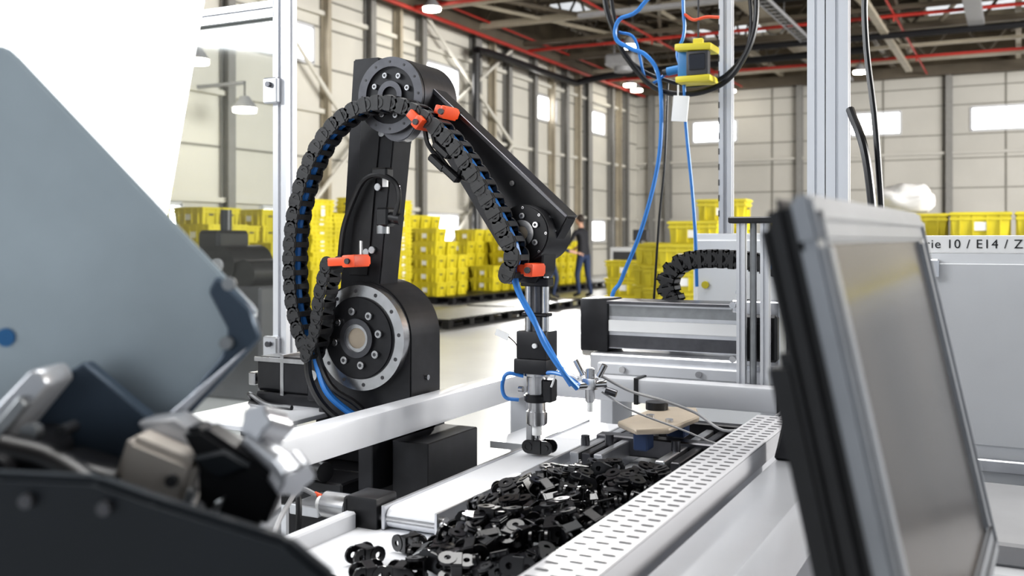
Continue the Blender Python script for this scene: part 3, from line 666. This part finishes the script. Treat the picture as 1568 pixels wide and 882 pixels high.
b=B('cable_tie'); b.bx(-.80,-.79,2.186,2.249,.962,1.024,BLK2,.001); b.done()
b=B('cable_tie'); b.bx(-.47,-.462,2.186,2.249,.962,1.024,BLK2,.001); b.done()

# ---------------------------------------------------------------- gantry
b=B('gantry_linear_axis')
b.bx(-1.045,-.965,2.44,2.55,1.05,1.19,BLK,.006,2)
b.prof('X',-.965,-.56,(2.495,1.12),.09,.12,ALU,2,3,.014,.01)
b.bx(-.965,-.56,2.444,2.449,1.105,1.135,WHITE,.001); b.bx(-.965,-.56,2.43,2.56,1.178,1.186,DSTEEL,.001)
b.bx(-.965,-.56,2.4495,2.4505,1.062,1.095,DSTEEL); b.bx(-.965,-.56,2.4495,2.4505,1.145,1.172,MSTEEL)
b.bx(-1.0,-.50,2.40,2.58,.985,1.05,ALU,.004); b.bx(-.97,-.52,2.38,2.42,1.0,1.03,WPAINT,.003)
b.bx(-.60,-.50,2.36,2.44,1.045,1.20,ALU,.003); b.bx(-.585,-.50,2.33,2.36,1.06,1.17,BLK,.006); b.cyl((-.54,2.33,1.12),(-.54,2.32,1.12),.03,BLK,24)
b.bx(-.62,-.58,2.38,2.44,1.17,1.20,STEEL,.003)
for x in (-.585,-.530):
    b.prof('Z',.985,1.385,(x+.01,2.30),.020,.020,POSTM,1,1,.006,.005)
b.bx(-.60,-.49,2.27,2.33,1.385,1.40,BLK,.003); b.cyl((-.548,2.30,.99),(-.548,2.30,1.385),.008,MSTEEL,12)
for p in ((-.61,1.19),(-.61,1.06),(-.595,1.22)): b.cyl((p[0],2.36,p[1]),(p[0],2.35,p[1]),.008,STEEL,12)
for x in (-.9,-.7): b.cyl((x,2.38,1.015),(x,2.372,1.015),.008,STEEL,12)
b.bx(-.98,-.94,2.42,2.56,0,.985,WPAINT,.004); b.bx(-.56,-.52,2.42,2.56,0,.985,WPAINT,.004)
b.done()
b=B('cable_carrier_chain')
carrier(b,[(-.855,1.09),(-.865,1.165),(-.885,1.225),(-.85,1.276),(-.777,1.293),(-.667,1.289),(-.56,1.268),(-.50,1.25)],2.70,.030,.05,.06,None,CHAIN2)
b.bx(-.89,-.82,2.66,2.74,0.0,1.085,CABW,.003); b.bx(-.54,-.46,2.60,2.74,1.20,1.245,BLK,.003); b.bx(-.54,-.50,2.60,2.66,0,1.2,BLK)
b.tube([(-.60,2.66,1.275),(-.54,2.64,1.27),(-.50,2.62,1.24)],.006,BLUE,8)
b.done()
b=B('control_cabinet'); b.bx(-.945,-.36,3.14,3.7,0,1.366,CABL,.008,2); b.bx(-.93,-.375,3.132,3.14,.2,1.345,CABL,.003); b.cyl((-.90,3.132,1.20),(-.90,3.124,1.20),.012,YEL,16)
for z in (.45,1.2): b.bx(-.41,-.39,3.12,3.14,z,z+.05,DARK,.002)
b.bx(-.55,-.40,3.2,3.4,1.366,1.44,GREY,.006)
b.done()
b=B('machine_cabinet')
b.bx(-.215,1.1,2.60,3.5,.10,1.315,CABW,.006,2); b.bx(-.19,.5,2.592,2.60,.86,1.29,CABW,.002); b.bx(-.15,1.05,2.65,3.4,0,.10,DARK)
b.bx(-.235,-.17,2.575,2.60,1.255,1.30,ALU,.003); b.bx(-.215,1.1,2.58,2.6,.80,.83,ALU,.003)
b.bx(.50,.515,2.595,2.60,.2,1.3,DARK)
b.done()
b=B('aisle_sign'); b.bx(-.24,.62,2.602,2.612,1.316,1.357,WHITE,.001)
cu=bpy.data.curves.new('t','FONT'); cu.body='Serie 10 / E14 / Z1 / R3'; cu.size=.030; cu.space_character=1.12; cu.extrude=.0003
to=bpy.data.objects.new('t',cu); scene.collection.objects.link(to); dg=bpy.context.evaluated_depsgraph_get(); tm=to.evaluated_get(dg).to_mesh()
M=Matrix.Translation((-.235,2.6012,1.3265))@Matrix.Rotation(R2,4,'X'); off=len(b.v); k=b.mi(BLK2)
b.v+=[tuple(M@v.co) for v in tm.vertices]
for p in tm.polygons: b.f.append([off+i for i in p.vertices]); b.m.append(k)
bpy.data.objects.remove(to); b.done()
b=B('aluminium_post_frame')
b.prof('Z',0,3.3,(-.358,2.04),.034,.034,POSTM,1,1,.005,.005); b.prof('Z',0,3.3,(-.318,2.04),.042,.034,POSTM,1,1,.006,.005)
b.prof('Z',1.366,3.3,(-.84,3.16),.042,.03,WPAINT,1,1,.012,.01)
b.prof('Y',2.0,3.2,(-.335,3.34),.08,.08,ALU,2,2); b.prof('X',-1.3,-.30,(3.16,3.34),.08,.08,ALU,2,2)
z=1.42
while z<3.2: b.bx(-.862,-.858,3.1445,3.1455,z,z+.02,DARK); z+=.05
b.done()
b=B('smart_camera_sensor')
b.box((-.90,3.0,1.895),(.085,.07,.10),BLUEM,None,.008,2); b.box((-.885,2.985,1.935),(.115,.10,.022),YEL2,(0,.05,0),.006,2); b.box((-.885,2.985,1.838),(.11,.10,.02),YEL2,(0,.0,0),.006,2)
b.box((-.872,2.955,1.885),(.07,.03,.075),DARK,None,.006,2); b.box((-.872,2.938,1.888),(.05,.006,.05),GLASSD,None,.003); b.cyl((-.945,3.0,1.88),(-.985,3.0,1.875),.014,BLUEM,16); b.cyl((-.985,3.,1.875),(-1.0,3.,1.873),.010,DARK,12)
b.bx(-.90,-.87,2.99,3.01,1.945,1.97,YEL2,.002); b.cyl((-.885,3.0,1.97),(-.885,3.0,3.30),.003,DARK,6); b.box((-.885,3.05,3.30),(.02,.14,.012),DARK)
b.box((-.94,2.99,1.755),(.05,.006,.08),WHITE,(0,.1,0)); b.bx(-.95,-.945,2.99,2.995,1.79,1.83,WHITE)
b.done()
b=B('hanging_cable_bundle')
b.tube([(-1.24,3.0,3.3),(-1.22,3.0,2.5),(-1.199,3.0,2.15),(-1.165,3.0,2.02),(-1.12,3.0,1.93),(-1.03,3.0,1.83),(-.925,3.0,1.80),(-.82,3.0,1.82),(-.755,3.0,1.88),(-.715,3.02,1.99),(-.72,3.05,2.15),(-.76,3.1,2.4),(-.80,3.12,3.3)],.009,BLK2,10)
b.tube([(-1.22,3.03,3.3),(-1.21,3.03,2.4),(-1.16,3.03,2.0),(-1.09,3.03,1.90),(-.99,3.03,1.85),(-.90,3.03,1.83),(-.80,3.03,1.86),(-.735,3.05,1.98),(-.77,3.1,2.3),(-.87,3.1,3.3)],.007,BLK2,10)
b.tube([(-.97,3.0,3.3),(-.975,3.0,2.3),(-1.06,2.98,2.09),(-1.14,2.98,2.05),(-1.15,2.98,1.99),(-1.10,2.98,1.955),(-1.05,2.98,1.93),(-1.01,2.98,1.87),(-.998,2.98,1.75),(-1.01,2.98,1.58),(-1.06,2.97,1.38),(-1.12,2.95,1.22),(-1.14,2.9,1.10),(-1.14,2.9,.5)],.007,BLUE,8)
b.tube([(-.93,3.0,3.3),(-.935,3.0,2.2),(-.93,3.0,2.0),(-.95,2.99,1.93),(-.93,2.99,1.85),(-.925,3.0,1.7),(-.905,3.0,1.5),(-.895,3.0,1.36),(-.89,3.0,1.2)],.0055,BLUE,8)
b.tube([(-1.155,3.02,2.02),(-1.10,3.02,1.99),(-1.06,3.02,1.85),(-1.0,3.02,1.87),(-.985,3.0,1.875)],.005,BLUE,8)
b.tube([(-1.00,3.05,1.85),(-1.01,3.05,1.6),(-1.03,3.05,1.4),(-1.05,3.05,1.1)],.004,BLK2,8)
b.tube([(-.93,3.0,2.05),(-.90,3.0,2.03),(-.86,3.0,2.035),(-.82,3.0,2.03)],.005,HOSER,8)
b.tube([(-.265,2.0,3.3),(-.262,2.0,2.0),(-.262,2.0,1.75),(-.24,1.98,1.55),(-.225,1.97,1.3),(-.22,1.96,1.0)],.006,BLK2,8)
b.tube([(-.29,2.0,1.60),(-.255,1.96,1.50),(-.235,1.95,1.3),(-.22,1.95,1.0)],.008,BLK2,8)
b.done()

# ---------------------------------------------------------------- monitor
b=B('industrial_touch_monitor')
Lm,Hm=.456,.316
A=Vector((-.0995,.5445,1.3745)); eY=Vector((.037,1,0)).normalized(); tilt=math.radians(12.3)
eD=Vector((math.sin(tilt),0,-math.cos(tilt))); eN=eY.cross(eD); eN=eN if eN.x>0 else -eN
def MP(u,v,n): return A+eY*u+eD*v+eN*n
def slab(u0,u1,v0,v1,n0,n1,m,bev=.003):
    b.hexa([MP(u0,v0,n0),MP(u1,v0,n0),MP(u1,v1,n0),MP(u0,v1,n0),MP(u0,v0,n1),MP(u1,v0,n1),MP(u1,v1,n1),MP(u0,v1,n1)],m,bev)
bw=.034
for (u0,u1,v0,v1) in ((0,Lm,0,bw*.8),(0,Lm,Hm-bw*.8,Hm),(0,bw,bw*.8,Hm-bw*.8),(Lm-bw,Lm,bw*.8,Hm-bw*.8)):
    slab(u0,u1,v0,v1,-.012,0,BEZEL,.0025)
k=.009
for (u0,u1,v0,v1) in ((k,Lm-k,k,k+.006),(k,Lm-k,Hm-k-.006,Hm-k),(k,k+.006,k,Hm-k),(Lm-k-.006,Lm-k,k,Hm-k)):
    slab(u0,u1,v0,v1,0,.002,BEZEL,.0008)
slab(bw*.9,Lm-bw*.9,bw*.7,Hm-bw*.7,-.010,-.004,SCREEN,.0005)
slab(-.001,Lm+.001,-.001,Hm+.001,-.026,-.012,BLK2,.006)
slab(.01,Lm-.01,.01,Hm-.01,-.034,-.026,BLK2,.004)
slab(.04,Lm-.07,.085,Hm-.02,-.056,-.034,BLK2,.008)
c=MP(Lm/2+.05,Hm*.5,-.056)
b.box(c+Vector((-.015,0,0)),(.04,.10,.10),BLK,(0,-tilt,0),.004)
b.hexa([(c.x-.03,c.y-.03,c.z-.025),(c.x,c.y+.03,c.z-.025),(-.225,1.64,1.10),(-.255,1.60,1.10),(c.x-.03,c.y-.03,c.z+.025),(c.x,c.y+.03,c.z+.025),(-.225,1.64,1.15),(-.255,1.60,1.15)],BLK,.002)
b.prism([(-.345,1.0),(-.25,1.0),(-.215,1.09),(-.215,1.16),(-.31,1.16),(-.34,1.02)],'Y',1.58,1.64,BLK,.004)
b.done()

b=B('lower_machine_base')
b.bx(-.20,.9,1.75,2.45,0,.74,WPAINT,.01,2); b.bx(-.15,.85,1.80,2.4,.74,.80,CABW,.005); b.bx(-.02,.8,1.745,1.752,.70,.73,RED,.002); b.bx(-.2,.9,1.6,1.66,.62,.68,WPAINT,.004); b.bx(-.2,-.14,1.6,1.75,.0,.68,WPAINT,.004); b.bx(.84,.9,1.6,1.75,0,.68,WPAINT)
b.bx(-.10,.7,1.85,2.3,.80,.84,GREY,.005)
b.done()
b=B('hose_bundle')
b.tube([(-.24,1.30,.80),(-.20,1.25,.85),(-.14,1.20,.86),(-.08,1.22,.82),(-.05,1.3,.70),(-.05,1.4,.4),(-.05,1.45,.01)],.009,HOSER,10)
b.tube([(-.25,1.33,.78),(-.20,1.30,.835),(-.13,1.25,.84),(-.09,1.28,.78),(-.08,1.35,.5),(-.08,1.4,.01)],.008,HOSER,10)
b.tube([(-.23,1.40,.9),(-.20,1.36,.86),(-.16,1.30,.90),(-.12,1.28,.84),(-.11,1.3,.01)],.006,GREY,8)
b.tube([(-.25,1.5,.92),(-.22,1.45,.88),(-.16,1.4,.87),(-.12,1.4,.8),(-.12,1.4,.01)],.005,WHITE,8)
b.tube([(-.25,1.45,.95),(-.235,1.42,.90),(-.18,1.38,.87),(-.12,1.35,.86),(-.07,1.4,.7),(-.07,1.4,.01)],.005,BLK2,8)
b.done()

# ---------------------------------------------------------------- foreground station (stands rotated in the hall)
b=B('backlit_acrylic_panel'); b.prism([(-.3745,1.68),(-.427,1.376),(-.45,1.20),(-1.3,1.20),(-1.3,1.9),(-.345,1.9)],'Y',1.22,1.226,PANELM); b.bx(-.62,-.58,1.23,1.27,0,1.7,ALU); b.bx(-1.25,-1.21,1.23,1.27,0,1.7,ALU); b.done(yaw=YAW)
b=B('feeder_hopper_unit')
def prr(pts,f0,f1,m,bev=0,seg=1): b.prism(pts,'Y',f0,f1,m,bev,seg)
prr([(-.50,1.500),(-.395,1.4965),(-.384,1.4955),(-.376,1.489),(-.196,1.298),(-.193,1.293),(-.258,1.2064),(-.50,1.19)],.75,.756,PLATE,.002,2)
prr([(-.30,1.36),(-.262,1.350),(-.205,1.290),(-.268,1.212),(-.30,1.21)],.756,.79,PLATE2,.002)
prr([(-.222,1.322),(-.196,1.297),(-.189,1.275),(-.253,1.206),(-.262,1.21),(-.218,1.262),(-.213,1.281),(-.228,1.310)],.742,.752,PLATE2,.002)
prr([(-.205,1.262),(-.198,1.268),(-.250,1.214),(-.257,1.209),(-.265,1.211)],.734,.744,RAILM,.0005)
for p in ((-.213,1.272),(-.211,1.316)): b.cyl((p[0],.742,p[1]),(p[0],.735,p[1]),.005,MSTEEL,14,bev=.001)
b.cyl((-.383,.749,1.275),(-.383,.7485,1.275),.007,BLUEM,24)
prr([(-.385,1.196),(-.366,1.182),(-.309,1.252),(-.314,1.262),(-.322,1.262)],.66,.70,RAILM,.002)
prr([(-.372,1.190),(-.366,1.183),(-.320,1.240),(-.325,1.246)],.652,.66,MSTEEL,.001)
prr([(-.40,1.20),(-.305,1.262),(-.25,1.215),(-.235,1.18),(-.28,1.13),(-.40,1.13)],.705,.72,PLATE2,.002)
b.cyl((-.318,.66,1.222),(-.318,.65,1.222),.006,MSTEEL,14)
b.cyl((-.325,.70,1.203),(-.325,.63,1.203),.017,BLK2,32,bev=.003); b.cyl((-.325,.63,1.203),(-.325,.615,1.203),.011,BLK2,24)
b.tube([(-.330,.64,1.212),(-.30,.64,1.205),(-.270,.63,1.192),(-.248,.62,1.178)],lambda t:.0125-.004*t,BLK2,12)
prr([(-.345,1.19),(-.305,1.205),(-.262,1.192),(-.255,1.16),(-.345,1.16)],.66,.70,BLK2,.004)
b.cyl((-.292,.66,1.225),(-.292,.64,1.225),.004,BLK2,10); b.cyl((-.268,.62,1.172),(-.268,.61,1.174),.006,MSTEEL,16,bev=.001)
b.cyl((-.338,.63,1.19),(-.338,.62,1.19),.006,BLUEM,16)
prr([(-.257,1.219),(-.2097,1.1995),(-.2236,1.157),(-.272,1.173)],.66,.70,BEIGEB,.005,2)
b.cyl((-.226,.66,1.189),(-.226,.655,1.189),.004,DARK,12)
prr([(-.262,1.222),(-.235,1.225),(-.205,1.205),(-.212,1.198),(-.257,1.212)],.69,.72,RAILM,.002)
prr([(-.2235,1.160),(-.213,1.186),(-.208,1.184),(-.2185,1.157)],.65,.66,MSTEEL,.001)
prr([(-.222,1.222),(-.207,1.224),(-.156,1.190),(-.1545,1.183),(-.166,1.155),(-.2097,1.170),(-.21,1.20)],.66,.69,BLK2,.004,2)
prr([(-.196,1.176),(-.190,1.179),(-.203,1.152),(-.209,1.152)],.652,.66,MSTEEL,.001)
prr([(-.212,1.205),(-.190,1.210),(-.172,1.199),(-.195,1.19)],.653,.66,SLATE,.002)
def knob(p0,p1,R):
    p0=Vector(p0);p1=Vector(p1);d=p1-p0
    pts=[]
    for i in range(48):
        a=2*math.pi*i/48; r=R*(1+.13*math.cos(5*a)); pts.append((r*math.cos(a),r*math.sin(a)))
    T=Matrix.Translation(p0)@d.to_track_quat('Z','Y').to_matrix().to_4x4()
    b.prism(pts,'Z',0,d.length,RAILM,.0015,2,T)
knob((-.165,.70,1.216),(-.174,.67,1.226),.011); b.cyl((-.168,.69,1.221),(-.186,.70,1.203),.0065,RAILM,18)
knob((-.152,.665,1.197),(-.142,.655,1.189),.013); b.cyl((-.152,.665,1.197),(-.180,.68,1.212),.0095,RAILM,20,r2=.007)
b.cyl((-.19,.69,1.21),(-.205,.69,1.19),.006,MSTEEL,14)
prr([(-.40,1.222),(-.287,1.219),(-.232,1.2165),(-.20,1.205),(-.126,1.182),(-.099,1.160),(-.085,1.12),(-.40,1.12)],.55,.565,SLATE,.004,2)
prr([(-.40,1.17),(-.21,1.165),(-.14,1.14),(-.115,1.11),(-.40,1.09)],.565,.67,SLATE,.004)
for p in ((-.268,1.205),(-.225,1.201)): b.cyl((p[0],.551,p[1]),(p[0],.544,p[1]),.004,DSTEEL,14)
b.bx(-.50,-.25,.58,.86,0,1.09,SLATE,.005); b.bx(-.50,-.34,.70,.80,1.08,1.20,SLATE,.004)
b.done(yaw=YAW)

# ---------------------------------------------------------------- light
wd=bpy.data.worlds.new('World'); scene.world=wd; wd.use_nodes=True
bg=wd.node_tree.nodes['Background']; bg.inputs[0].default_value=(.88,.94,1.0,1); bg.inputs[1].default_value=.95
def area(name,loc,target,size,power,col=(1,1,1),sy=None):
    l=bpy.data.lights.new(name,'AREA'); l.energy=power; l.size=size; l.color=col
    if sy: l.shape='RECTANGLE'; l.size_y=sy
    o=bpy.data.objects.new(name,l); scene.collection.objects.link(o); o.location=loc
    o.rotation_euler=(Vector(target)-Vector(loc)).to_track_quat('-Z','Y').to_euler(); return o
area('skylight_lamp',(-1.5,2.5,6.9),(-1,2,0),4,380,(1,.99,.97),4)
area('window_lamp',(-6.5,-2.,4.5),(-.8,1.8,1.),3,400,(.94,.97,1))
area('wall_fill_light',(13,10,5.),(-14,24,2.2),9,5400,(1,.98,.94),6)  # added out of view to brighten the left wall, no actual fitting
area('wall_fill_light',(14,20,5.),(-6,38,2.),8,2600,(1,.98,.95),5)  # second added light out of view, brightens the back wall
l=bpy.data.lights.new('window_sun_shaft','SPOT'); l.energy=16000; l.spot_size=math.radians(17); l.spot_blend=.5; l.shadow_soft_size=.3; l.color=(1,.98,.95)
o=bpy.data.objects.new('window_sun_shaft',l); scene.collection.objects.link(o); o.location=(-13.4,29.8,5.6)
o.rotation_euler=(Vector((-5.6,9.8,0))-o.location).to_track_quat('-Z','Y').to_euler()
# ---------------------------------------------------------------- camera
cam=bpy.data.cameras.new('camera'); co=bpy.data.objects.new('camera',cam); scene.collection.objects.link(co)
co.location=(0,0,1.35); co.rotation_euler=(R2,0,YAW); cam.sensor_width=36; cam.lens=34.8; cam.shift_y=-76/1568
cam.clip_start=.02; cam.clip_end=200
cam.dof.use_dof=True; cam.dof.focus_distance=1.95; cam.dof.aperture_fstop=5.6
scene.camera=co
scene.view_settings.view_transform='Standard'
try: scene.view_settings.look='Medium High Contrast'
except Exception as e: print(e)
